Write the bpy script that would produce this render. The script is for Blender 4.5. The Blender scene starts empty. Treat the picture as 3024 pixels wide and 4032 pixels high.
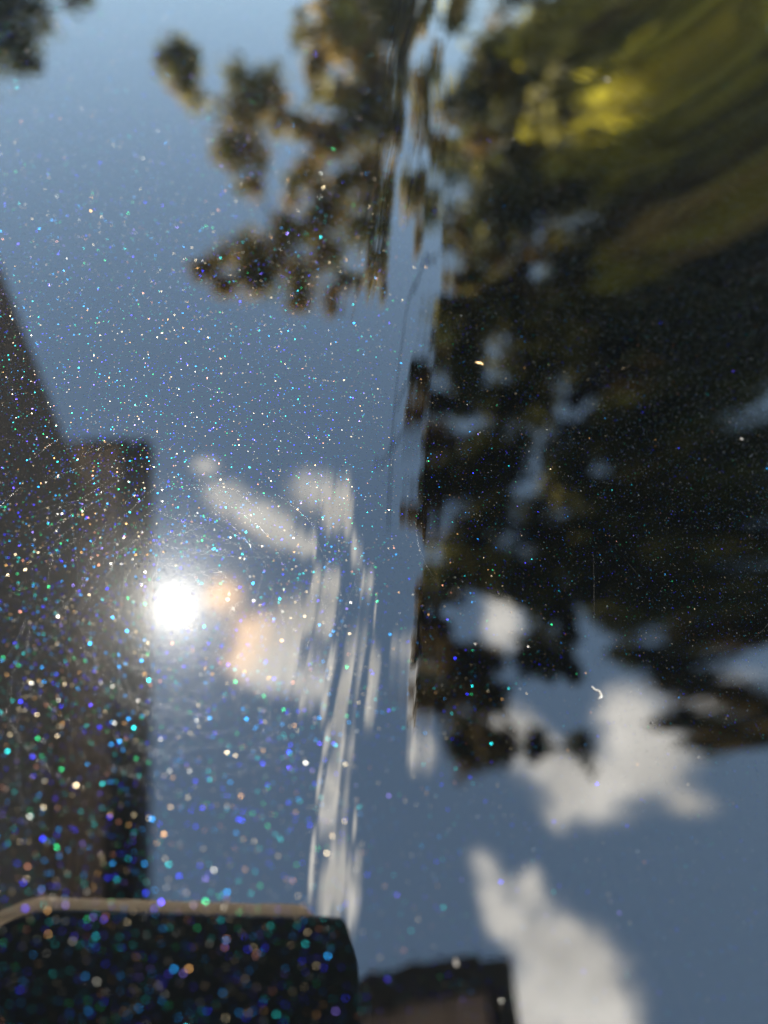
import bpy, math, random
import numpy as np
from mathutils import Vector, Matrix
random.seed(7); rng = np.random.default_rng(11)
scn = bpy.context.scene
COL = scn.collection
rad = math.radians

# ------------------------------------------------------------------ camera
HOOD_Z = 0.90            # bonnet height above the drive
CAM_H = 0.07             # the phone is held 7 cm above the paint
FP = 2795.0              # focal length in photograph pixels (24 mm equivalent)
fv = np.array([(1150 - 1512) / FP, (2016 - 4100) / FP, -1.0]); fv /= np.linalg.norm(fv)
zc = -fv; fw = np.array([0, 0, -1.0]); yc = fw - fw.dot(zc) * zc; yc /= np.linalg.norm(yc); xc = np.cross(yc, zc)
RC = np.array([xc, yc, zc])                     # camera axes -> world axes
CAM = np.array([0, 0, HOOD_Z + CAM_H])
cam = bpy.data.cameras.new('camera'); cam_o = bpy.data.objects.new('camera', cam); COL.objects.link(cam_o)
cam_o.matrix_world = Matrix.Translation(CAM) @ Matrix(RC.tolist()).to_4x4()
cam.sensor_fit = 'VERTICAL'; cam.sensor_height = 36.0; cam.lens = FP / 4032 * 36.0
cam.clip_start = 0.002; cam.clip_end = 5000
cam.dof.use_dof = True; cam.dof.focus_distance = 0.0935; cam.dof.aperture_fstop = cam.lens / 2.1
cam.dof.aperture_blades = 0
scn.camera = cam_o

# ------------------------------------------------------------------ the bonnet's shape (used for everything lying on it)
CB = np.array([0.00189, 0.01113]); CD = np.array([-0.06273, 0.99803]); CN = np.array([0.99803, 0.06273])
def _ss(u):
    u = np.clip(u, 0, 1); return u * u * (3 - 2 * u)
def slope(t):            # cross-section slope, t metres right of the crease
    t = np.asarray(t, float)
    v = np.clip(t - .026, 0, .075)
    s = -0.15 * _ss((t + .006) / .012) + 3.0 * v * v / (v + .012)
    w = _ss((t + .0105) / .005) * _ss((.0095 - t) / .005)                 # the crease is slightly rippled
    s = s + w * (.0070 * np.sin(t * 2 * np.pi / .00233 + 2 * np.sin(t * 700)) + .0030 * np.sin(t * 2 * np.pi / .00121 + 1.3 + 1.5 * np.sin(t * 1130)) + .010 * np.sin(t * 2 * np.pi / .0041 + .6) + .0008 * np.sin(t * 2 * np.pi / .00057 + 2 * np.sin(t * 1900)))
    s = s - 0.12 * _ss((t - .10) / .12) - 0.22 * _ss((t - .3) / .3)
    return s + 0.25 * _ss((-t - .25) / .35)
_tt = np.unique(np.concatenate([np.linspace(-.75, -.05, 60), np.linspace(-.05, -.010, 24), np.linspace(-.0115, .013, 330),
                                np.linspace(.013, .12, 70), np.linspace(.12, .75, 60)]))
_f = np.linspace(-.75, .75, 60001); _z = np.concatenate([[0], np.cumsum((slope(_f[1:]) + slope(_f[:-1])) / 2 * (_f[1] - _f[0]))])
_z -= np.interp(-.05, _f, _z)
def prof(t): return np.interp(t, _f, _z)
def long_drop(s): return -0.10 * np.maximum(0, np.asarray(s, float) - .42) ** 2 - 0.9 * np.maximum(0, np.asarray(s, float) - .60) ** 2
def wob(s, t): return (.0005 * np.sin(s * 41) + .00025 * np.sin(s * 113 + 1)) * np.exp(-(t / .02) ** 2)
def surf(s, t):
    s = np.asarray(s, float); t = np.asarray(t, float)
    return np.stack([CB[0] + s * CD[0] + t * CN[0], CB[1] + s * CD[1] + t * CN[1], HOOD_Z + prof(t + wob(s, t)) + long_drop(s)], -1)
def surf_n(t):
    m = slope(t); n = np.stack([-m * CN[0], -m * CN[1], np.ones_like(m)], -1)
    return n / np.linalg.norm(n, axis=-1, keepdims=True)
def cam_ray(px, py):
    d = RC @ np.array([(px - 1512) / FP, (2016 - py) / FP, -1.0]); return d / np.linalg.norm(d)
def on_hood(px, py):     # (s, t) of the paint under a point of the photograph
    d = cam_ray(px, py); p = d[:2] * (CAM_H / -d[2]) - CB
    for _ in range(6):
        t = p.dot(CN); k = (CAM_H - float(prof(t))) / -d[2]; p = d[:2] * k - CB
    return p.dot(CD), p.dot(CN)
def seen(px, py):        # direction in the world that the paint mirrors there (ripples left out)
    d = cam_ray(px, py); s, t = on_hood(px, py); n = surf_n(np.array([t - .0015, t - .0008, t, t + .0008, t + .0015])).mean(0); n /= np.linalg.norm(n); return d - 2 * d.dot(n) * n

# ------------------------------------------------------------------ sky, sun, exposure
SUN = seen(690, 2385); SUN /= np.linalg.norm(SUN)
SUN_EL = math.asin(SUN[2]); SUN_AZ = math.atan2(SUN[0], SUN[1])     # azimuth from +Y towards +X
world = bpy.data.worlds.new('World'); scn.world = world; world.use_nodes = True
wt = world.node_tree; wt.nodes.clear()
def wn(t, **k):
    n = wt.nodes.new(t)
    for a, b in k.items(): setattr(n, a, b)
    return n
def wl(a, b): wt.links.new(a, b)
def wmath(op, a, b=None, c=None, clamp=False):
    n = wn('ShaderNodeMath', operation=op); n.use_clamp = clamp
    for i, v in enumerate((a, b, c)):
        if v is None: continue
        if isinstance(v, (int, float)): n.inputs[i].default_value = v
        else: wl(v, n.inputs[i])
    return n.outputs[0]
tc = wn('ShaderNodeTexCoord')
sky = wn('ShaderNodeTexSky', sky_type='NISHITA', sun_disc=False, sun_elevation=SUN_EL, sun_rotation=SUN_AZ, altitude=100,
         air_density=1.0, dust_density=0.0, ozone_density=1.0)
warp = wn('ShaderNodeTexNoise'); warp.inputs['Scale'].default_value = 5.0; warp.inputs['Detail'].default_value = 4
wl(tc.outputs['Generated'], warp.inputs['Vector'])
wsub = wn('ShaderNodeVectorMath', operation='SUBTRACT'); wl(warp.outputs['Color'], wsub.inputs[0]); wsub.inputs[1].default_value = (.5, .5, .5)
wscl = wn('ShaderNodeVectorMath', operation='SCALE'); wl(wsub.outputs[0], wscl.inputs[0]); wscl.inputs['Scale'].default_value = 0.085
wadd = wn('ShaderNodeVectorMath', operation='ADD'); wl(tc.outputs['Generated'], wadd.inputs[0]); wl(wscl.outputs[0], wadd.inputs[1])
wnor = wn('ShaderNodeVectorMath', operation='NORMALIZE'); wl(wadd.outputs[0], wnor.inputs[0])
DIR = wnor.outputs[0]
# clouds: puffs at directions of the sky; first those the bonnet mirrors, then as many elsewhere
PUFFS = [(845, 1840, 40), (900, 1960, 62), (1000, 2050, 75), (1080, 2120, 62), (1180, 1925, 80), (1290, 1950, 95), (1370, 2040, 90),
         (1410, 2170, 80), (1440, 2290, 70), (1190, 2170, 55), (1260, 2300, 65), (1210, 2420, 95), (1120, 2520, 105), (990, 2560, 110),
         (880, 2330, 75), (1060, 2640, 85), (1200, 2690, 75), (1270, 2790, 75), (1310, 2920, 65), (1330, 3050, 50), (1260, 3300, 60),
         (1320, 3450, 70), (1480, 2600, 60), (1300, 2600, 80), (1400, 2550, 90), (1380, 2700, 80), (1360, 2830, 80), (1370, 2960, 70), (1350, 3130, 70), (1300, 3200, 60), (1340, 3330, 80), (1370, 3440, 80), (1300, 3560, 80), (1250, 3420, 70), (1400, 3550, 80), (1420, 3380, 60), (1410, 3200, 50), (1280, 3080, 60), (1480, 2420, 60), (1470, 2750, 60), (1615, 2550, 50), (1625, 2680, 55), (1635, 2950, 50),
         (1620, 2800, 40), (2000, 2340, 60), (2010, 2420, 60), (2015, 2500, 60), (1990, 2870, 60), (2080, 2990, 62), (2230, 3110, 66), (2350, 3170, 60), (2460, 3050, 70),
         (2420, 2830, 60), (2520, 2760, 66), (2610, 2930, 60), (2190, 3210, 46), (2740, 3160, 34), (2900, 2680, 40),
         (1840, 3390, 36), (1890, 3500, 42), (1950, 3600, 42), (2050, 3480, 40), (2100, 3650, 60), (2200, 3740, 62), (2320, 3830, 84), (2200, 3960, 90),
         (2400, 4000, 80), (2060, 3940, 56), (2480, 2030, 45), (2350, 2400, 50), (2850, 1540, 24), (2850, 1980, 26), (2950, 2180, 26), (2200, 2080, 30)]
puffs = []
for px, py, r in PUFFS:
    d = seen(px, py); puffs.append((d / np.linalg.norm(d), r / FP * (1.06 if px < 1450 else .9 if py < 2490 else 1.55)))
for az, el, n in ((110, 35, 3), (150, 50, 4), (190, 30, 3), (235, 50, 4), (285, 30, 3)):
    for _ in range(n):
        a = rad(az + random.uniform(-14, 14)); e = rad(el + random.uniform(-6, 6))
        puffs.append((np.array([math.sin(a) * math.cos(e), math.cos(a) * math.cos(e), math.sin(e)]), random.uniform(.03, .07)))
acc = None
for d, r in puffs:
    dp = wn('ShaderNodeVectorMath', operation='DOT_PRODUCT'); wl(DIR, dp.inputs[0]); dp.inputs[1].default_value = tuple(d)
    # exp(-(angle/r)^2) with angle^2 = 2(1-dot)
    k = 2.0 / (r * r)
    e = wmath('EXPONENT', wmath('MULTIPLY_ADD', dp.outputs['Value'], k, -k))
    acc = e if acc is None else wmath('ADD', acc, e)
cn = wn('ShaderNodeTexNoise'); cn.inputs['Scale'].default_value = 19; cn.inputs['Detail'].default_value = 8; cn.inputs['Roughness'].default_value = .62
wl(tc.outputs['Generated'], cn.inputs['Vector'])
dens = wmath('MULTIPLY', acc, wmath('MULTIPLY_ADD', cn.outputs['Fac'], 2.3, -.22))
cm = wn('ShaderNodeMapRange', interpolation_type='SMOOTHSTEP'); wl(dens, cm.inputs['Value'])
cm.inputs['From Min'].default_value = 0.12; cm.inputs['From Max'].default_value = 1.2; cm.inputs['To Max'].default_value = 0.95
sgrn = wn('ShaderNodeSeparateColor'); wl(sky.outputs[0], sgrn.inputs[0])            # even, deep blue of a clear noon
skyc = wn('ShaderNodeVectorMath', operation='SCALE'); wl(sky.outputs[0], skyc.inputs[0])
wl(wmath('DIVIDE', 2.0, wmath('MULTIPLY_ADD', sgrn.outputs[1], 5.0 * .13, 1.0)), skyc.inputs['Scale'])
# cloud colour follows the sunlight on it: whiter and warmer towards the sun
sd = wn('ShaderNodeVectorMath', operation='DOT_PRODUCT'); wl(tc.outputs['Generated'], sd.inputs[0]); sd.inputs[1].default_value = tuple(SUN)
sg = wn('ShaderNodeMapRange', interpolation_type='SMOOTHSTEP'); wl(sd.outputs['Value'], sg.inputs['Value'])
sg.inputs['From Min'].default_value = math.cos(rad(9)); sg.inputs['From Max'].default_value = math.cos(rad(1))
cc = wn('ShaderNodeMix', data_type='RGBA'); wl(sg.outputs[0], cc.inputs[0])
CLOUD_COL = (8.0, 7.7, 7.1, 1); CLOUD_SUN = (17.0, 10.5, 5.6, 1)
cc.inputs[6].default_value = CLOUD_COL; cc.inputs[7].default_value = CLOUD_SUN
skyt = wn('ShaderNodeVectorMath', operation='MULTIPLY'); wl(skyc.outputs[0], skyt.inputs[0]); skyt.inputs[1].default_value = (1.06, .98, .80)   # a little summer haze
cs = wn('ShaderNodeTexNoise'); cs.inputs['Scale'].default_value = 9; cs.inputs['Detail'].default_value = 5; wl(wnor.outputs[0], cs.inputs['Vector'])
cshade = wn('ShaderNodeVectorMath', operation='SCALE'); wl(cc.outputs[2], cshade.inputs[0])       # thick and thin cloud
wl(wmath('MULTIPLY_ADD', cs.outputs['Fac'], 1.5, .17), cshade.inputs['Scale'])
mx = wn('ShaderNodeMix', data_type='RGBA'); wl(cm.outputs[0], mx.inputs[0]); wl(skyt.outputs[0], mx.inputs[6]); wl(cshade.outputs[0], mx.inputs[7])
bg = wn('ShaderNodeBackground'); wl(mx.outputs[2], bg.inputs['Color']); bg.inputs['Strength'].default_value = 0.13
wo = wn('ShaderNodeOutputWorld'); wl(bg.outputs[0], wo.inputs['Surface'])
world.cycles.sampling_method = 'MANUAL'; world.cycles.sample_map_resolution = 512

sun = bpy.data.lights.new('sun', 'SUN'); sun.energy = 4.0; sun.angle = rad(0.53); sun.color = (1, .95, .86)
sun_o = bpy.data.objects.new('sun', sun); COL.objects.link(sun_o); sun_o.location = (0, 0, 20)
sun_o.rotation_euler = Vector((-SUN).tolist()).to_track_quat('-Z', 'Y').to_euler()
scn.view_settings.view_transform = 'Standard'; scn.view_settings.look = 'None'; scn.view_settings.gamma = 1.0
scn.view_settings.use_curve_mapping = False; scn.view_settings.exposure = 3.0
scn.cycles.sample_clamp_indirect = 0; scn.cycles.sample_clamp_direct = 0
scn.cycles.max_bounces = 5; scn.cycles.use_adaptive_sampling = False
scn.cycles.use_denoising = True; scn.cycles.blur_glossy = 0.0

# ------------------------------------------------------------------ helpers
def mat(name, color=(.5, .5, .5), rough=.6, metal=0.0, var=0.0, scale=8.0, bump=0.0, ior=1.5, **kw):
    m = bpy.data.materials.new(name); m.use_nodes = True; nt = m.node_tree; p = nt.nodes['Principled BSDF']
    p.inputs['Base Color'].default_value = (*color, 1); p.inputs['Roughness'].default_value = rough; p.inputs['Metallic'].default_value = metal
    p.inputs['IOR'].default_value = ior
    for k, v in kw.items(): p.inputs[k].default_value = v
    if var or bump:
        n = nt.nodes.new('ShaderNodeTexNoise'); n.inputs['Scale'].default_value = scale; n.inputs['Detail'].default_value = 5
        t = nt.nodes.new('ShaderNodeTexCoord'); nt.links.new(t.outputs['Object'], n.inputs['Vector'])
        if var:
            r = nt.nodes.new('ShaderNodeMix'); r.data_type = 'RGBA'
            nt.links.new(n.outputs['Fac'], r.inputs[0])
            r.inputs[6].default_value = (*[c * (1 - var) for c in color], 1); r.inputs[7].default_value = (*[min(1, c * (1 + var)) for c in color], 1)
            nt.links.new(r.outputs[2], p.inputs['Base Color'])
        if bump:
            b = nt.nodes.new('ShaderNodeBump'); b.inputs['Strength'].default_value = bump; b.inputs['Distance'].default_value = .01
            nt.links.new(n.outputs['Fac'], b.inputs['Height']); nt.links.new(b.outputs[0], p.inputs['Normal'])
    return m
def mesh_obj(name, verts, faces, m, parent=None, smooth=False):
    me = bpy.data.meshes.new(name); me.from_pydata([tuple(map(float, v)) for v in verts], [], faces); me.update()
    if m: me.materials.append(m)
    if smooth: me.polygons.foreach_set('use_smooth', [True] * len(me.polygons))
    o = bpy.data.objects.new(name, me); COL.objects.link(o)
    if parent: o.parent = parent
    return o
def quads_obj(name, V, m, parent=None, n=4):        # V: (N, n, 3) separate polygons
    N = len(V); me = bpy.data.meshes.new(name)
    me.vertices.add(N * n); me.vertices.foreach_set('co', V.reshape(-1).astype(np.float32))
    me.loops.add(N * n); me.loops.foreach_set('vertex_index', np.arange(N * n, dtype=np.int32))
    me.polygons.add(N); me.polygons.foreach_set('loop_start', np.arange(0, N * n, n, dtype=np.int32))
    me.update(calc_edges=True); me.materials.append(m)
    o = bpy.data.objects.new(name, me); COL.objects.link(o)
    if parent: o.parent = parent
    return o
def face_attr(o, name, kind, data):
    a = o.data.attributes.new(name, kind, 'FACE'); a.data.foreach_set('color' if kind == 'FLOAT_COLOR' else 'vector', data.astype(np.float32).reshape(-1))
def tag(o, label=None, cat=None, group=None, kind=None):
    for k, v in (('label', label), ('category', cat), ('group', group), ('kind', kind)):
        if v: o[k] = v
    return o
def empty(name, loc=(0, 0, 0)):
    o = bpy.data.objects.new(name, None); COL.objects.link(o); o.location = loc; return o
def frame_box(o, ex, ey, ez, x0, x1, y0, y1, z0, z1):
    o, ex, ey, ez = map(np.asarray, (o, ex, ey, ez))
    v = [o + ex * a + ey * b + ez * c for c in (z0, z1) for (a, b) in ((x0, y0), (x1, y0), (x1, y1), (x0, y1))]
    return v, [(3, 2, 1, 0), (4, 5, 6, 7), (0, 1, 5, 4), (1, 2, 6, 5), (2, 3, 7, 6), (3, 0, 4, 7)]
def box(name, fr, dims, m, parent=None):
    v, f = frame_box(*fr, *dims); return mesh_obj(name, v, f, m, parent)
WORLD = ((0, 0, 0), (1., 0, 0), (0, 1., 0), (0, 0, 1.))
def tube(pts, radii, seg=8):
    pts = [np.asarray(p, float) for p in pts]; V, F = [], []
    for i, p in enumerate(pts):
        d = pts[min(i + 1, len(pts) - 1)] - pts[max(i - 1, 0)]; d /= np.linalg.norm(d) + 1e-12
        a = np.cross(d, (0.31, .57, .76)); a /= np.linalg.norm(a); b = np.cross(d, a)
        for k in range(seg):
            w = 2 * math.pi * k / seg; V.append(p + radii[i] * (a * math.cos(w) + b * math.sin(w)))
    for i in range(len(pts) - 1):
        for k in range(seg):
            F.append((i * seg + k, i * seg + (k + 1) % seg, (i + 1) * seg + (k + 1) % seg, (i + 1) * seg + k))
    F.append(tuple(range(seg))[::-1]); F.append(tuple(range((len(pts) - 1) * seg, len(pts) * seg)))
    return V, F

# ------------------------------------------------------------------ ground
M_grass = mat('grass', (.045, .07, .02), .9, var=.5, scale=3)
M_drive = mat('drive', (.38, .36, .33), .85, var=.25, scale=6, bump=.3)
tag(mesh_obj('lawn', [(-900, -900, -.004), (900, -900, -.004), (900, 900, -.004), (-900, 900, -.004)], [(0, 1, 2, 3)], M_grass), kind='structure')
tag(mesh_obj('driveway', [(-3, -14, 0), (2.6, -14, 0), (2.6, 3.2, 0), (-3, 3.2, 0)], [(0, 1, 2, 3)], M_drive), kind='structure')

# ------------------------------------------------------------------ car with its sparkling black bonnet
def paint_material():
    m = bpy.data.materials.new('black_flake_paint'); m.use_nodes = True; nt = m.node_tree; p = nt.nodes['Principled BSDF']
    p.inputs['Base Color'].default_value = (.0004, .0005, .0006, 1); p.inputs['Roughness'].default_value = 0.0; p.inputs['IOR'].default_value = 1.7
    tcn = nt.nodes.new('ShaderNodeTexCoord')
    nz = nt.nodes.new('ShaderNodeTexNoise'); nz.inputs['Scale'].default_value = 260; nz.inputs['Detail'].default_value = 1
    nt.links.new(tcn.outputs['Object'], nz.inputs['Vector'])
    bp = nt.nodes.new('ShaderNodeBump'); bp.inputs['Strength'].default_value = 1.0; bp.inputs['Distance'].default_value = 3.0e-6     # orange peel
    nt.links.new(nz.outputs['Fac'], bp.inputs['Height']); nt.links.new(bp.outputs[0], p.inputs['Normal'])
    out = nt.nodes['Material Output']
    # clear coat haze: fine wash marks spread a little of every reflection
    gl = nt.nodes.new('ShaderNodeBsdfGlossy'); gl.inputs['Roughness'].default_value = .22; gl.inputs['Color'].default_value = (.9, .95, 1, 1)
    g2 = nt.nodes.new('ShaderNodeBsdfGlossy'); g2.inputs['Roughness'].default_value = .14; g2.inputs['Color'].default_value = (1, .97, .92, 1)
    m1 = nt.nodes.new('ShaderNodeMixShader'); m1.inputs[0].default_value = .00045
    m2 = nt.nodes.new('ShaderNodeMixShader'); m2.inputs[0].default_value = .0002
    nt.links.new(p.outputs[0], m1.inputs[1]); nt.links.new(gl.outputs[0], m1.inputs[2])
    nt.links.new(m1.outputs[0], m2.inputs[1]); nt.links.new(g2.outputs[0], m2.inputs[2]); nt.links.new(m2.outputs[0], out.inputs['Surface'])
    return m
M_paint = paint_material()
car = tag(empty('car', (0, .1, 0)), 'black car with rainbow flake paint and a creased bonnet mirroring sky and trees', 'car')
def carpart(o, p=None):
    o.parent = p or car
    if not p: o.matrix_parent_inverse = Matrix.Translation((0, -.1, 0))
    return o
ss_ = np.concatenate([np.linspace(-.62, -.04, 24), np.linspace(-.03, .34, 110), np.linspace(.36, .74, 22)])
G = surf(ss_[:, None] + 0 * _tt[None], _tt[None] + 0 * ss_[:, None])
nS, nT = len(ss_), len(_tt)
F = [(i * nT + j, i * nT + j + 1, (i + 1) * nT + j + 1, (i + 1) * nT + j) for i in range(nS - 1) for j in range(nT - 1)]
hood = carpart(mesh_obj('hood', G.reshape(-1, 3), F, M_paint, None, True))

# the car round the bonnet
M_dark = mat('dark_trim', (.012, .012, .013), .5); M_tyre = mat('tyre', (.02, .02, .02), .85); M_rim = mat('rim', (.4, .4, .42), .3, metal=1); M_glass = mat('windscreen_glass', (.01, .012, .014), .02)
per = [j for j in range(nT)] + [i * nT + nT - 1 for i in range(1, nS)] + [(nS - 1) * nT + j for j in range(nT - 2, -1, -1)] + [i * nT for i in range(nS - 2, 0, -1)]
flat = G.reshape(-1, 3)[per]; mid = flat.mean(0); mid[2] = 0; Vs = []
for dz, gr in ((-.0005, 1.0), (-.03, 1.03), (-.25, 1.06), (-.5, 1.05), (-.62, 1.0)):
    q = flat.copy(); q[:, :2] = mid[:2] + (q[:, :2] - mid[:2]) * gr; q[:, 2] = np.where(dz > -.01, q[:, 2] + dz, np.minimum(q[:, 2] - .002, HOOD_Z + dz)); Vs.append(q)
m_ = len(per)
carpart(mesh_obj('fenders_and_bumper', np.concatenate(Vs), [(l * m_ + k, l * m_ + (k + 1) % m_, (l + 1) * m_ + (k + 1) % m_, (l + 1) * m_ + k) for l in range(4) for k in range(m_)], M_paint, None, True))
Wv = [(-.66, -.66, .86), (.70, -.66, .86), (.56, -1.35, 1.36), (-.52, -1.35, 1.36)]
carpart(mesh_obj('windscreen', Wv + [(x, y - .012, z - .008) for x, y, z in Wv], [(0, 1, 2, 3), (7, 6, 5, 4), (0, 4, 5, 1), (1, 5, 6, 2), (2, 6, 7, 3), (3, 7, 4, 0)], M_glass))
Rv = [(-.52, -1.36, 1.37), (.56, -1.36, 1.37), (.56, -2.6, 1.40), (-.52, -2.6, 1.40), (-.68, -1.3, .87), (.72, -1.3, .87), (.72, -2.9, .87), (-.68, -2.9, .87), (-.7, -.64, .3), (.74, -.64, .3), (.74, -3.4, .3), (-.7, -3.4, .3), (-.7, -.64, .84), (.74, -.64, .84), (.74, -3.4, .84), (-.7, -3.4, .84)]
carpart(mesh_obj('cabin', Rv, [(0, 1, 2, 3), (0, 3, 7, 4), (1, 5, 6, 2), (3, 2, 6, 7), (8, 9, 13, 12), (9, 10, 14, 13), (10, 11, 15, 14), (11, 8, 12, 15), (12, 13, 14, 15)], M_paint))
for x in (-.80, .66):
    for y in (.1, -2.5):
        def disc(r0, r1, x0, x1, n=24): return [(x + xx, y + rr * math.cos(2 * math.pi * k / n), .32 + rr * math.sin(2 * math.pi * k / n)) for (xx, rr) in ((x0, r1), (x0, r0), (x1, r0), (x1, r1)) for k in range(n)]
        v = disc(.32, .2, 0, .2); w = carpart(mesh_obj('wheel', v, [(l * 24 + k, l * 24 + (k + 1) % 24, (l + 1) * 24 + (k + 1) % 24, (l + 1) * 24 + k) for l in range(3) for k in range(24)], M_tyre))
        v = disc(.2, .03, .03, .17); carpart(mesh_obj('rim', v, [(l * 24 + k, l * 24 + (k + 1) % 24, (l + 1) * 24 + (k + 1) % 24, (l + 1) * 24 + k) for l in range(3) for k in range(24)], M_rim), w)

# metal flakes in the paint
def flake_material():
    m = bpy.data.materials.new('rainbow_flake'); m.use_nodes = True; nt = m.node_tree; p = nt.nodes['Principled BSDF']
    a = nt.nodes.new('ShaderNodeAttribute'); a.attribute_name = 'tint'; b = nt.nodes.new('ShaderNodeAttribute'); b.attribute_name = 'tilt'
    nt.links.new(a.outputs['Color'], p.inputs['Base Color']); nt.links.new(b.outputs['Vector'], p.inputs['Normal'])
    p.inputs['Metallic'].default_value = 1; p.inputs['Roughness'].default_value = .3
    p.inputs['Coat Weight'].default_value = 1; p.inputs['Coat Roughness'].default_value = 0; p.inputs['Coat IOR'].default_value = 1.7
    return m
M_flake = flake_material()
NF = 770000
u = rng.random((NF * 2, 2)); fs = -.06 + u[:, 0] * .50; ft = -.22 + u[:, 1] * .44
P = surf(fs, ft); rel = P - CAM; cc_ = rel @ RC           # camera-space
ix = cc_[:, 0] / -cc_[:, 2] * FP + 1512; iy = 2016 - cc_[:, 1] / -cc_[:, 2] * FP
near = (cc_[:, 2] < 0) & (ix > -250) & (ix < 3270) & (iy > -250) & (iy < 4300)
keep = np.where(near, 1.0, .1) > rng.random(NF * 2)
fs, ft, P = fs[keep], ft[keep], P[keep]; N = len(fs)
n0 = surf_n(ft)
sz = (.048 + .05 * rng.random(N) ** 2 + .05 * (rng.random(N) < .05)) * 1e-3            # half-size
ang = rng.random(N) * 2 * math.pi
e1 = np.stack([np.cos(ang), np.sin(ang), 0 * ang], -1); e1 -= (e1 * n0).sum(-1, keepdims=True) * n0; e1 /= np.linalg.norm(e1, axis=-1, keepdims=True)
e2 = np.cross(n0, e1); c0 = P + n0 * (12e-6 + 14e-6 * rng.random((N, 1)))
asp = .7 + .3 * rng.random((N, 1)); S1 = e1 * sz[:, None]; S2 = e2 * sz[:, None] * asp
V = np.stack([c0 + S1, c0 + S2 + S1 * .2, c0 - S1, c0 - S2 - S1 * .2], 1)
flakes = carpart(quads_obj('metal_flakes', V, M_flake, n=4), hood); tag(flakes, kind='stuff')
th = rng.rayleigh(rad(8.2), N); ph = rng.random(N) * 2 * math.pi
tilt = n0 * np.cos(th)[:, None] + np.sin(th)[:, None] * (e1 * np.cos(ph)[:, None] + e2 * np.sin(ph)[:, None])
PAL = np.array([(.03, .035, 1.), (.10, .06, 1.), (.02, .35, 1.), (.02, .7, .75), (.03, .7, .25), (.9, .75, .5), (1., .55, .2), (.9, .9, .85), (1., .42, .28), (.30, .22, 1.)])
W = np.array([.23, .08, .18, .14, .08, .12, .05, .05, .03, .04])
pc = PAL[rng.choice(len(PAL), N, p=W / W.sum())]
bri = .003 + .046 * rng.random(N) ** 3 + .19 * rng.random(N) ** 13
tint = np.concatenate([pc * bri[:, None], np.ones((N, 1))], 1)
face_attr(flakes, 'tint', 'FLOAT_COLOR', tint); face_attr(flakes, 'tilt', 'FLOAT_VECTOR', tilt)

# wash scratches: hair-thin ridges
M_scratch = mat('scratch', (.05, .05, .05), .25, ior=1.5)
VV, FF = [], []
def scratch(px, py, L, a0, bend, r):
    s0, t0 = on_hood(px, py); n = 14; pts = []
    for i in range(n):
        q = (i / (n - 1) - .5) * L; w = a0 + bend * (i / (n - 1) - .5); 
        pts.append((s0 + q * math.cos(w), t0 + q * math.sin(w)))
    pts = np.array(pts); X = surf(pts[:, 0], pts[:, 1]); k = len(VV)
    v, f = tube(X, [r * (1 - .8 * abs(2 * i / (n - 1) - 1)) for i in range(n)], 6)
    VV.extend(v); FF.extend([tuple(j + k for j in g) for g in f])
for _ in range(330):
    px = random.gauss(650, 330); py = random.gauss(2370, 360)
    s0, t0 = on_hood(px, py); s1, t1 = on_hood(690, 2385)
    tang = math.atan2(t0 - t1, s0 - s1) + math.pi / 2 + random.gauss(0, .5)
    scratch(px, py, random.uniform(.003, .016), tang, random.uniform(-.5, .5), random.uniform(2.5e-6, 6.5e-6))
for _ in range(30):
    scratch(random.uniform(0, 3024), random.uniform(400, 4000), random.uniform(.003, .014), random.uniform(0, 6.28), random.uniform(-.3, .3), random.uniform(2e-6, 4e-6))
tag(carpart(mesh_obj('scratches', VV, FF, M_scratch, None, True), hood), kind='stuff')
# ------------------------------------------------------------------ house on the left, its eave overhead
EH = 2.10                                                     # eave above the bonnet
def at_eave(px, py, h=EH):
    d = seen(px, py); s, t = on_hood(px, py); p = surf(s, t); k = h / d[2]; return np.array([p[0] + d[0] * k, p[1] + d[1] * k])
A = at_eave(590, 1740); B = at_eave(570, 3500); C = at_eave(330, 1720)
eu = (B - A) / np.linalg.norm(B - A); ev = np.array([-eu[1], eu[0]]);
if ev[0] < 0: ev = -ev                                         # ev: outwards, towards the drive
over = abs((C - A).dot(ev))
O3 = np.array([A[0], A[1], 0.0]); EU = np.array([eu[0], eu[1], 0]); EV = np.array([ev[0], ev[1], 0]); UZ = np.array([0, 0, 1.])
HF = (O3, EU, EV, UZ); ZE = HOOD_Z + EH
M_wall = mat('brown_siding', (.30, .23, .20), .8, var=.2, scale=5)
M_soffit = mat('soffit_board', (.56, .42, .37), .75, var=.2, scale=7)
M_gutter = mat('gutter_black', (.012, .012, .014), .5)
M_roof = mat('shingle', (.07, .06, .055), .9, var=.3, scale=20)
house = tag(empty('house', tuple(O3 - EV * 3)), 'brown sided house with a dark gutter along its eave, mirrored at the left', 'house')
house_inv = Matrix.Translation(tuple(-(O3 - EV * 3)))
def hp(o, p=None):
    o.parent = p or house
    if not p: o.matrix_parent_inverse = house_inv
    return o
LEN = 9.0
wall = hp(box('wall', HF, (0.22, LEN, -over - 5.0, -over, 0, ZE - .03), M_wall))
for k in range(17):
    z0 = .12 + k * .168
    hp(box('siding_board', HF, (.22, LEN, -over, -over + .018, z0, z0 + .160), M_wall), wall)
nb = 7; bw = (over - .10) / nb
for k in range(nb):
    hp(box('soffit_board', HF, (.02, LEN, -over + .02 + k * bw, -over + .02 + (k + 1) * bw - .006, ZE - .02, ZE), M_soffit))
hp(box('rake_soffit', HF, (.002, .218, -over - 5, -over + .018, ZE - .02, ZE), M_soffit))
hp(box('fascia', HF, (.001, LEN, -.10, -.072, ZE - .03, ZE + .16), M_gutter))
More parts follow.
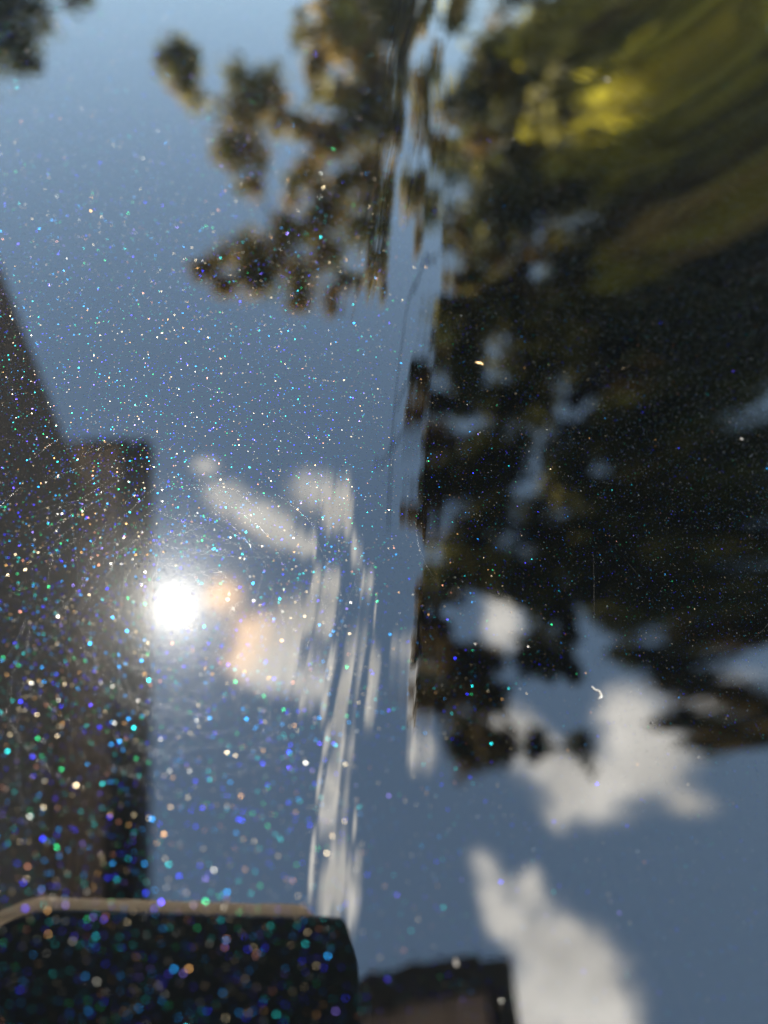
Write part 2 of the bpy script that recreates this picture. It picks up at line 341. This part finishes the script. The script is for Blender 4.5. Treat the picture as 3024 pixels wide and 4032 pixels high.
# half-round gutter
VV2, FF2 = [], []
for i, uu in enumerate((-.05, LEN)):
    for k in range(13):
        w = math.pi * k / 12; VV2.append(O3 + EU * uu + EV * (-.036 + .036 * math.cos(w)) + UZ * (ZE + .10 - .075 * math.sin(w)))
for k in range(12): FF2.append((k, k + 1, 13 + k + 1, 13 + k))
FF2 += [tuple(range(13)), tuple(range(13, 26))]
hp(mesh_obj('gutter', VV2, FF2, M_gutter, None, True))
hp(box('barge_board', HF, (-.05, 0.0, -over - 5, -.0735, ZE + .02, ZE + .12), M_gutter))
rv = [O3 + EU * a + EV * b + UZ * c for (a, b, c) in ((-.04, -.02, ZE + .14), (LEN, -.02, ZE + .14), (LEN, -2.8, ZE + 1.3), (-.04, -2.8, ZE + 1.3), (-.04, -5.6, ZE + .14), (LEN, -5.6, ZE + .14))]
rv2 = [p + UZ * .05 for p in rv]
hp(mesh_obj('roof', rv + rv2, [(0, 1, 2, 3), (3, 2, 5, 4), (6, 9, 8, 7), (9, 10, 11, 8), (0, 6, 7, 1), (4, 5, 11, 10), (0, 3, 9, 6), (3, 4, 10, 9), (1, 7, 8, 2), (2, 8, 11, 5)], M_roof))
hp(mesh_obj('gable', [O3 + EU * .22 + EV * b + UZ * c for (b, c) in ((-over, ZE - .03), (-2.8, ZE + 1.2), (-over - 5, ZE - .03))], [(0, 1, 2)], M_wall))

# porch roof over the photographer
PH = 1.75
K = at_eave(1985, 3745, PH); K2 = at_eave(1640, 3785, PH)
pv = (K2 - K) / np.linalg.norm(K2 - K); pu = np.array([pv[1], -pv[0]])
if pu[1] > 0: pu = -pu
PO = np.array([K[0], K[1], 0]); PU = np.array([pu[0], pu[1], 0]); PV = np.array([pv[0], pv[1], 0]); ZP = HOOD_Z + PH
PF = (PO, PU, PV, UZ)
porch = tag(empty('porch_roof', tuple(PO)), 'brown boarded porch roof corner with black edge, mirrored beside the phone', 'porch roof')
pinv = Matrix.Translation(tuple(-PO))
def pp(o):
    o.parent = porch; o.matrix_parent_inverse = pinv; return o
PL, PW = 3.0, 1.35
for k in range(12):
    pp(box('soffit_board', PF, (.06, PL, .06 + k * .108, .06 + (k + 1) * .108 - .004, ZP, ZP + .02), M_soffit))
pp(box('edge_board', PF, (.0, PL, 0, .055, ZP - .03, ZP + .15), M_gutter))
pp(box('edge_board', PF, (.0, .055, .056, PW, ZP - .03, ZP + .15), M_gutter))
pp(box('roof_deck', PF, (-.02, PL, -.02, PW, ZP + .151, ZP + .19), M_roof))
for a in (.35, 2.9): pp(box('post', PF, (a, a + .1, .02, .12, 0, ZP - .031), M_gutter))

# ------------------------------------------------------------------ phone being held over the bonnet
M_phone = mat('phone_back', (.006, .008, .011), .35); M_lens = mat('lens_glass', (.004, .004, .006), .05); M_ring = mat('lens_ring', (.03, .03, .035), .3, metal=1)
def case_mat():
    m = bpy.data.materials.new('case_lip'); m.use_nodes = True; nt = m.node_tree; p = nt.nodes['Principled BSDF']
    p.inputs['Base Color'].default_value = (.55, .48, .40, 1); p.inputs['Roughness'].default_value = .4
    n = nt.nodes.new('ShaderNodeTexNoise'); n.inputs['Scale'].default_value = 300; t = nt.nodes.new('ShaderNodeTexCoord'); nt.links.new(t.outputs['Object'], n.inputs['Vector'])
    r = nt.nodes.new('ShaderNodeMix'); r.data_type = 'RGBA'; nt.links.new(n.outputs['Fac'], r.inputs[0])
    r.inputs[6].default_value = (.62, .54, .44, 1); r.inputs[7].default_value = (.86, .77, .66, 1)
    tr = nt.nodes.new('ShaderNodeBsdfTranslucent'); nt.links.new(r.outputs[2], tr.inputs['Color']); nt.links.new(r.outputs[2], p.inputs['Base Color'])
    ms = nt.nodes.new('ShaderNodeMixShader'); ms.inputs[0].default_value = .8
    nt.links.new(p.outputs[0], ms.inputs[1]); nt.links.new(tr.outputs[0], ms.inputs[2]); nt.links.new(ms.outputs[0], nt.nodes['Material Output'].inputs['Surface'])
    return m
M_case = case_mat()
CX, CY, CZ = RC[:, 0], RC[:, 1], RC[:, 2]
PB = CAM + CZ * .003                                           # the phone's back plane, just behind the lens front
phone = tag(empty('phone', tuple(PB)), 'black phone with a pale case lip, held over the paint and mirrored at the bottom', 'phone')
finv = Matrix.Translation(tuple(-PB))
def fp(o, p=None):
    o.parent = p or phone
    if not p: o.matrix_parent_inverse = finv
    return o
X0, X1, Y0, Y1 = -.0550, .0335, -.130, .0276
def rounded(x0, x1, y0, y1, r, n=8):
    pts = []
    for cx, cy, a in ((x1 - r, y1 - r, 0), (x0 + r, y1 - r, 90), (x0 + r, y0 + r, 180), (x1 - r, y0 + r, 270)):
        for k in range(n + 1):
            w = rad(a + 90 * k / n); pts.append((cx + r * math.cos(w), cy + r * math.sin(w)))
    return pts
def slab(name, x0, x1, y0, y1, r, layers, m, parent=None):
    V, F = [], []; L = None
    for (z, ins) in layers:
        ring = rounded(x0 + ins, x1 - ins, y0 + ins, y1 - ins, max(r - ins, .0008)); L = len(ring)
        V += [PB + CX * a + CY * b + CZ * z for a, b in ring]
    for i in range(len(layers) - 1):
        for k in range(L): F.append((i * L + k, i * L + (k + 1) % L, (i + 1) * L + (k + 1) % L, (i + 1) * L + k))
    F.append(tuple(range(L))[::-1]); F.append(tuple(range((len(layers) - 1) * L, len(layers) * L)))
    return fp(mesh_obj(name, V, F, m), parent)
slab('body', X0, X1, Y0, Y1, .0125, ((0, .0016), (.0005, .0006), (.0015, 0), (.0070, 0), (.0082, .001)), M_phone)
# case lip along the top edge: slim translucent strip
V, F = [], []
nn = 70
for i in range(nn + 1):
    q = i / nn; xx = X0 - .001 + q * (X1 - X0 - .0125); wv = .0040 * (1 - max(0, (q - .72) / .28) ** 2) * min(1, q * 5 + .45); base = Y1 - .0006 - .0045 * (max(0, .14 - q) / .14) ** 2 - .0012 * (max(0, q - .85) / .15) ** 2
    for (yy, zz) in ((base, .001), (base + wv, .0018), (base + wv, .0032), (base, .004)): V.append(PB + CX * xx + CY * yy + CZ * zz)
for i in range(nn):
    for k in range(4): F.append((i * 4 + k, i * 4 + (k + 1) % 4, (i + 1) * 4 + (k + 1) % 4, (i + 1) * 4 + k))
F += [(0, 1, 2, 3), tuple(nn * 4 + k for k in (3, 2, 1, 0))]
fp(mesh_obj('case_lip', V, F, M_case))
bump_ = slab('camera_bump', -.0085, .0085, -.036, .0085, .007, ((-.0012, .0006), (-.0006, 0), (-.0001, 0)), M_phone)
for cy in (0.0, -.0135, -.027):
    th_ = [2 * math.pi * k / 20 for k in range(20)]
    V = [PB + CX * (.0052 * math.cos(w)) + CY * (cy + .0052 * math.sin(w)) + CZ * (-.0013 - z) for z in (0, .0004) for w in th_]
    V += [PB + CX * (.0040 * math.cos(w)) + CY * (cy + .0040 * math.sin(w)) + CZ * (-.0017) for w in th_]
    fp(mesh_obj('lens_ring', V, [(k, (k + 1) % 20, 20 + (k + 1) % 20, 20 + k) for k in range(20)] + [(20 + k, 20 + (k + 1) % 20, 40 + (k + 1) % 20, 40 + k) for k in range(20)], M_ring), bump_)
    fp(mesh_obj('lens', [PB + CX * (.0041 * math.cos(w)) + CY * (cy + .0041 * math.sin(w)) + CZ * (-.00165) for w in th_], [tuple(range(20))], M_lens), bump_)

# ------------------------------------------------------------------ trees
def leaf_mat(name, col, trans):
    m = bpy.data.materials.new(name); m.use_nodes = True; nt = m.node_tree; p = nt.nodes['Principled BSDF']
    a = nt.nodes.new('ShaderNodeAttribute'); a.attribute_name = 'tint'
    nt.links.new(a.outputs['Color'], p.inputs['Base Color']); p.inputs['Roughness'].default_value = .55
    tr = nt.nodes.new('ShaderNodeBsdfTranslucent'); nt.links.new(a.outputs['Color'], tr.inputs['Color'])
    ms = nt.nodes.new('ShaderNodeMixShader'); ms.inputs[0].default_value = trans
    nt.links.new(p.outputs[0], ms.inputs[1]); nt.links.new(tr.outputs[0], ms.inputs[2]); nt.links.new(ms.outputs[0], nt.nodes['Material Output'].inputs['Surface'])
    return m
M_leaf = leaf_mat('leaf', None, .65)
M_bark = mat('bark', (.055, .045, .035), .9, var=.35, scale=12, bump=.5)
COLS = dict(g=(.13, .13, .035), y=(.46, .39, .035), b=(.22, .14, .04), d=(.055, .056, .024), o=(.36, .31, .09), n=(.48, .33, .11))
def spot(px, py, dist):
    d = seen(px, py); s, t = on_hood(px, py); return surf(s, t) + d * dist
def tree(label, base, trunk_top, clumps, dist, tr, leaf, name='tree'):
    base = np.array(base, float); root = tag(empty(name, tuple(base)), label, 'tree', 'trees around the drive')
    inv = Matrix.Translation(tuple(-base))
    def tp(o, p=None):
        o.parent = p or root
        if not p: o.matrix_parent_inverse = inv
        return o
    top = np.array(trunk_top, float); pts = [base + (top - base) * q + np.array([random.gauss(0, .08), random.gauss(0, .08), 0]) * (0 < q < 1) for q in np.linspace(0, 1, 7)]
    v, f = tube(pts, [tr * (1.5 if i == 0 else 1 - .11 * i) for i in range(7)], 12); trunk = tp(mesh_obj('trunk', v, f, M_bark, None, True))
    LV, LC, done = [], [], []
    clumps = sorted(clumps, key=lambda e: np.linalg.norm(spot(e[0], e[1], dist * e[5]) - top))
    for (px, py, r, kinds, n, dd) in clumps:
        c = spot(px, py, dist * dd); R = r / FP * dist * dd
        # limb from trunk to clump
        q = min(1, max(.35, (c[2] - base[2]) / (top[2] - base[2]) * .62)); st = base + (top - base) * q
        if done:                                           # grow from the nearest clump already reached
            nx = min(done, key=lambda e: np.linalg.norm(e - c))
            if np.linalg.norm(nx - c) < np.linalg.norm(st - c): st = nx
        done.append(c)
        mid = (st + c) / 2 + np.array([random.gauss(0, .1), random.gauss(0, .1), .06]) * np.linalg.norm(c - st)
        lp = [(1 - k) ** 2 * st + 2 * k * (1 - k) * mid + k * k * c for k in np.linspace(0, 1, 9)]
        v, f = tube(lp, [tr * .22 * (1 - .9 * i / 8) for i in range(9)], 6); tp(mesh_obj('limb', v, f, M_bark, None, True), trunk)
        dirs = rng.normal(0, 1, (n, 3)); dirs /= np.linalg.norm(dirs, axis=1, keepdims=True)
        # several sub-clumps so that the outline is uneven
        sub = rng.normal(0, 1, (7, 3)); sub = sub / np.linalg.norm(sub, axis=1, keepdims=True) * R * rng.uniform(.25, .8, (7, 1))
        pick = rng.integers(0, 7, n); pos = c + sub[pick] + dirs * (R * .62 * rng.random((n, 1)) ** .75)
        nrm = rng.normal(0, 1, (n, 3)) + np.array([0, 0, .5]); nrm /= np.linalg.norm(nrm, axis=1, keepdims=True)
        a1 = np.cross(nrm, rng.normal(0, 1, (n, 3))); a1 /= np.linalg.norm(a1, axis=1, keepdims=True); a2 = np.cross(nrm, a1)
        L = leaf * rng.uniform(.7, 1.4, (n, 1))
        LV.append(np.stack([pos - a1 * L, pos - a2 * L * .45 + nrm * L * .1, pos + a1 * L, pos + a2 * L * .45 + nrm * L * .1], 1))
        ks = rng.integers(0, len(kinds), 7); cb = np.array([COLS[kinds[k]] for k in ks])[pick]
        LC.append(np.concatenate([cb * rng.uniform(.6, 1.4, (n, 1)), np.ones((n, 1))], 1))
    cr = tp(quads_obj('crown', np.concatenate(LV), M_leaf)); face_attr(cr, 'tint', 'FLOAT_COLOR', np.concatenate(LC)); tag(cr, kind='stuff')
    return root
def foot(px, py, dist): p = spot(px, py, dist); return (p[0], p[1], 0)
T1 = [(700, 200, 70, 'og', 260, 1), (760, 320, 90, 'on', 300, 1), (1010, 320, 110, 'og', 380, 1), (960, 480, 130, 'ogn', 480, 1), (940, 640, 110, 'ogn', 380, 1),
      (830, 1050, 70, 'on', 220, 1), (950, 1000, 120, 'ogn', 420, 1), (1100, 1040, 130, 'ogn', 480, 1), (1200, 1110, 110, 'on', 380, 1), (900, 1120, 60, 'n', 160, 1),
      (1330, 60, 110, 'nny', 400, 1), (1400, 200, 140, 'on', 560, 1), (1380, 420, 150, 'ogn', 620, 1), (1420, 640, 160, 'ogn', 700, 1), (1300, 560, 110, 'on', 380, 1),
      (1330, 820, 150, 'on', 600, 1), (1450, 900, 130, 'ogn', 520, 1), (1480, 1040, 110, 'on', 400, 1), (1240, 260, 70, 'on', 220, 1), (1200, 720, 90, 'on', 280, 1),
      (1540, 150, 120, 'ogn', 420, 1), (1620, 100, 110, 'ogn', 420, 1), (1650, 350, 110, 'on', 420, 1), (1600, 700, 120, 'ogn', 420, 1), (1640, 950, 90, 'on', 300, 1), (1480, 350, 130, 'on', 480, 1), (1500, 780, 120, 'on', 460, 1), (1120, 900, 60, 'on', 200, 1), (1150, 480, 80, 'ogn', 260, 1), (1280, 1000, 90, 'on', 300, 1), (1440, -60, 160, 'ogn', 500, 1), (1600, -80, 160, 'ogn', 500, 1), (1560, 500, 90, 'ogn', 320, 1), (1250, 880, 70, 'on', 200, 1), (1380, 1120, 60, 'on', 160, 1)]
T1 += [(690, 260, 80, 'on', 200, 1), (1070, 400, 80, 'on', 200, 1), (990, 730, 60, 'on', 160, 1), (1000, 1100, 90, 'on', 260, 1), (1300, 1180, 60, 'n', 160, 1), (1180, 1200, 45, 'n', 110, 1), (780, 1060, 45, 'n', 110, 1), (1500, 1150, 60, 'on', 180, 1)]
T1 = [(x, y, q * 1.0, k, int(n * .85), d) for (x, y, q, k, n, d) in T1]
for _ in range(26): T1.append((random.uniform(1150, 1700), random.uniform(-50, 1000), random.uniform(50, 90), 'on', 110, random.uniform(.92, 1.08)))
for _ in range(14): T1.append((random.uniform(1640, 1800), random.uniform(-50, 900), random.uniform(60, 100), 'ogn', 240, random.uniform(.95, 1.05)))
tree('tall brown green tree reaching its branches over the sky, mirrored at top centre', foot(1560, 300, 11), spot(1540, 500, 11), T1, 11.0, .17, .075)
T2 = [(20, 40, 110, 'gd', 420, 1), (60, 160, 90, 'gd', 300, 1), (120, 60, 80, 'gd', 260, 1), (130, 240, 50, 'gd', 120, 1), (20, 200, 90, 'gd', 280, 1), (-200, 100, 200, 'gd', 800, 1), (-350, 300, 160, 'gd', 500, 1), (-150, -100, 200, 'gd', 700, 1), (330, -20, 60, 'gd', 160, 1)]
tree('dark green tree whose leaves only edge into the top left corner of the mirrored sky', foot(-300, 0, 14), spot(-300, 100, 14), T2, 14.0, .2, .07)
T3 = []
GAPS = [(1960, 1500, 45), (1930, 1350, 30), (2010, 2420, 62), (2480, 2030, 28), (2350, 2400, 30), (2880, 1540, 60), (2860, 1980, 60), (2900, 2180, 50), (2700, 1680, 40), (2600, 2150, 35), (2040, 1960, 25), (2380, 790, 30), (2450, 890, 30)]
def fill(n, x0, x1, y0, y1, r, kinds, m):
    k = 0
    while k < n:
        q = (random.uniform(x0, x1), random.uniform(y0, y1))
        if any(abs(q[0] - gx) < gr + r * .40 and abs(q[1] - gy) < gr * .8 + r * .30 for gx, gy, gr in GAPS) and random.random() < .93: k += .2; continue
        k += 1
        T3.append((q[0], q[1], r * random.uniform(.7, 1.25), kinds, int(m * random.uniform(.7, 1.2)), random.uniform(.9, 1.15)))
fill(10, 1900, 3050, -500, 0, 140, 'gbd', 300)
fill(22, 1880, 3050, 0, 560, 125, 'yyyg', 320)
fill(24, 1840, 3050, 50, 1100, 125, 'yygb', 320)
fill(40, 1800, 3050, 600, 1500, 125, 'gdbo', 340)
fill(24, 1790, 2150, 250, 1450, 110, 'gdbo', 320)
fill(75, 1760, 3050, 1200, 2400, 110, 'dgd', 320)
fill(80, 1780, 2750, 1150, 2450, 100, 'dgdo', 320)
fill(24, 1850, 2700, 550, 1250, 105, 'gdbo', 320)
fill(14, 1780, 2000, 2300, 2980, 85, 'db', 260)
fill(16, 1740, 1960, 2050, 2900, 85, 'db', 300)
fill(20, 1640, 1780, 1500, 2850, 80, 'db', 300)
fill(10, 1600, 1700, 2000, 2900, 55, 'b', 200)
fill(9, 2080, 2350, 2480, 3020, 75, 'd', 260)
fill(6, 2080, 2700, 2250, 2600, 70, 'd', 240)
fill(14, 2650, 3050, 2250, 2980, 70, 'db', 240)
T3 += [(2580, 300, 110, 'y', 420, .8), (2750, 200, 100, 'y', 420, .8), (2850, 130, 90, 'y', 380, .8), (2450, 340, 90, 'y', 340, .82), (2150, 150, 120, 'yyo', 420, .85), (2200, 450, 110, 'yyo', 380, .85), (2750, 880, 90, 'yn', 340, .82), (2900, 820, 80, 'yn', 300, .82), (2300, 620, 80, 'y', 280, .85), (2520, 1040, 80, 'yo', 280, .85)]
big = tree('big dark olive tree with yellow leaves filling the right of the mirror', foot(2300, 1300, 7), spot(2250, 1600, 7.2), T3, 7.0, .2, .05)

# bare twigs hanging past the crease
for path in ([(1880, 1080), (1780, 1230), (1720, 1450), (1640, 1680), (1540, 1780), (1490, 1830)], [(1850, 1120), (1700, 1250), (1660, 1480), (1630, 1700), (1620, 1800)], [(1700, 1000), (1590, 1230), (1575, 1450), (1560, 1700), (1545, 1950), (1540, 2080)], [(1690, 1480), (1660, 1500), (1590, 1560), (1570, 1620)], [(1850, 1300), (1760, 1350), (1690, 1600), (1670, 1850), (1660, 2050)]):
    v, f = tube([spot(px, py, 7.2) for px, py in path], [.028 * (1 - .6 * i / len(path)) for i in range(len(path))], 6)
    tw = mesh_obj('twig', v, f, M_bark, None, True); tw.parent = big; tw.matrix_parent_inverse = Matrix.Translation(tuple(-big.location))

# ------------------------------------------------------------------ specks lying on the paint
M_tan = mat('tan_fleck', (.34, .22, .09), .5, var=.4, scale=2500); M_lint = mat('lint', (.30, .28, .25), .7); M_grit = mat('grit', (.06, .055, .05), .8)
def fleck(name, px, py, w, h, m, label, cat, seed, grp=None):
    r = random.Random(seed); s0, t0 = on_hood(px, py); k = 11; V, F = [], []
    base = surf(s0, t0); n = surf_n(np.array(t0)); a = np.array([CN[0], CN[1], 0]); a -= a.dot(n) * n; a /= np.linalg.norm(a); b = np.cross(n, a)
    for z, q in ((2e-5, 1), (9e-5, .9), (14e-5, .45)):
        for i in range(k):
            w_ = 2 * math.pi * i / k; rr = random.Random(seed * 31 + i).uniform(.6, 1.15) * q
            V.append(a * (w * rr * math.cos(w_)) + b * (h * rr * math.sin(w_)) + n * (z * r.uniform(.7, 1.3)))
    for l in range(2):
        for i in range(k): F.append((l * k + i, l * k + (i + 1) % k, (l + 1) * k + (i + 1) % k, (l + 1) * k + i))
    F += [tuple(range(k))[::-1], tuple(range(2 * k, 3 * k))]
    o = mesh_obj(name, V, F, m); o.location = tuple(base); return tag(o, label, cat, grp)
fleck('debris_fleck', 1885, 1430, 7e-4, 3e-4, M_tan, 'golden tan fleck of debris on the paint right of the crease', 'fleck', 3)
fleck('grit_speck', 2920, 1730, 4e-4, 3e-4, M_grit, 'pale grey speck of grit near the right edge of the paint', 'speck', 5)
fleck('grit_speck', 2565, 2846, 1.3e-4, 1.6e-4, M_gutter, 'tiny dark speck over the mirrored lower right cloud', 'speck', 6)
fleck('debris_fleck', 2390, 315, 8e-4, 7e-4, M_grit, 'whitish blurred fleck on the paint over the mirrored yellow leaves', 'fleck', 8)
fleck('debris_fleck', 1795, 3790, 2.2e-4, 3e-4, M_grit, 'whitish blurred fleck over the mirrored porch roof edge', 'fleck', 9)
pts = [(2330, 2705), (2342, 2716), (2360, 2722), (2368, 2740), (2355, 2752), (2372, 2744)]
s_, t_ = zip(*[on_hood(*p) for p in pts]); X = surf(np.array(s_), np.array(t_)) + np.array([0, 0, 8e-5])
v, f = tube(X - X[0], [3e-5, 5e-5, 4e-5, 6e-5, 6e-5, 4e-5], 6); lint = mesh_obj('lint_thread', v, f, M_lint, None, True); lint.location = tuple(X[0])
tag(lint, 'curled pale thread of lint over the mirrored lower right tree', 'lint')
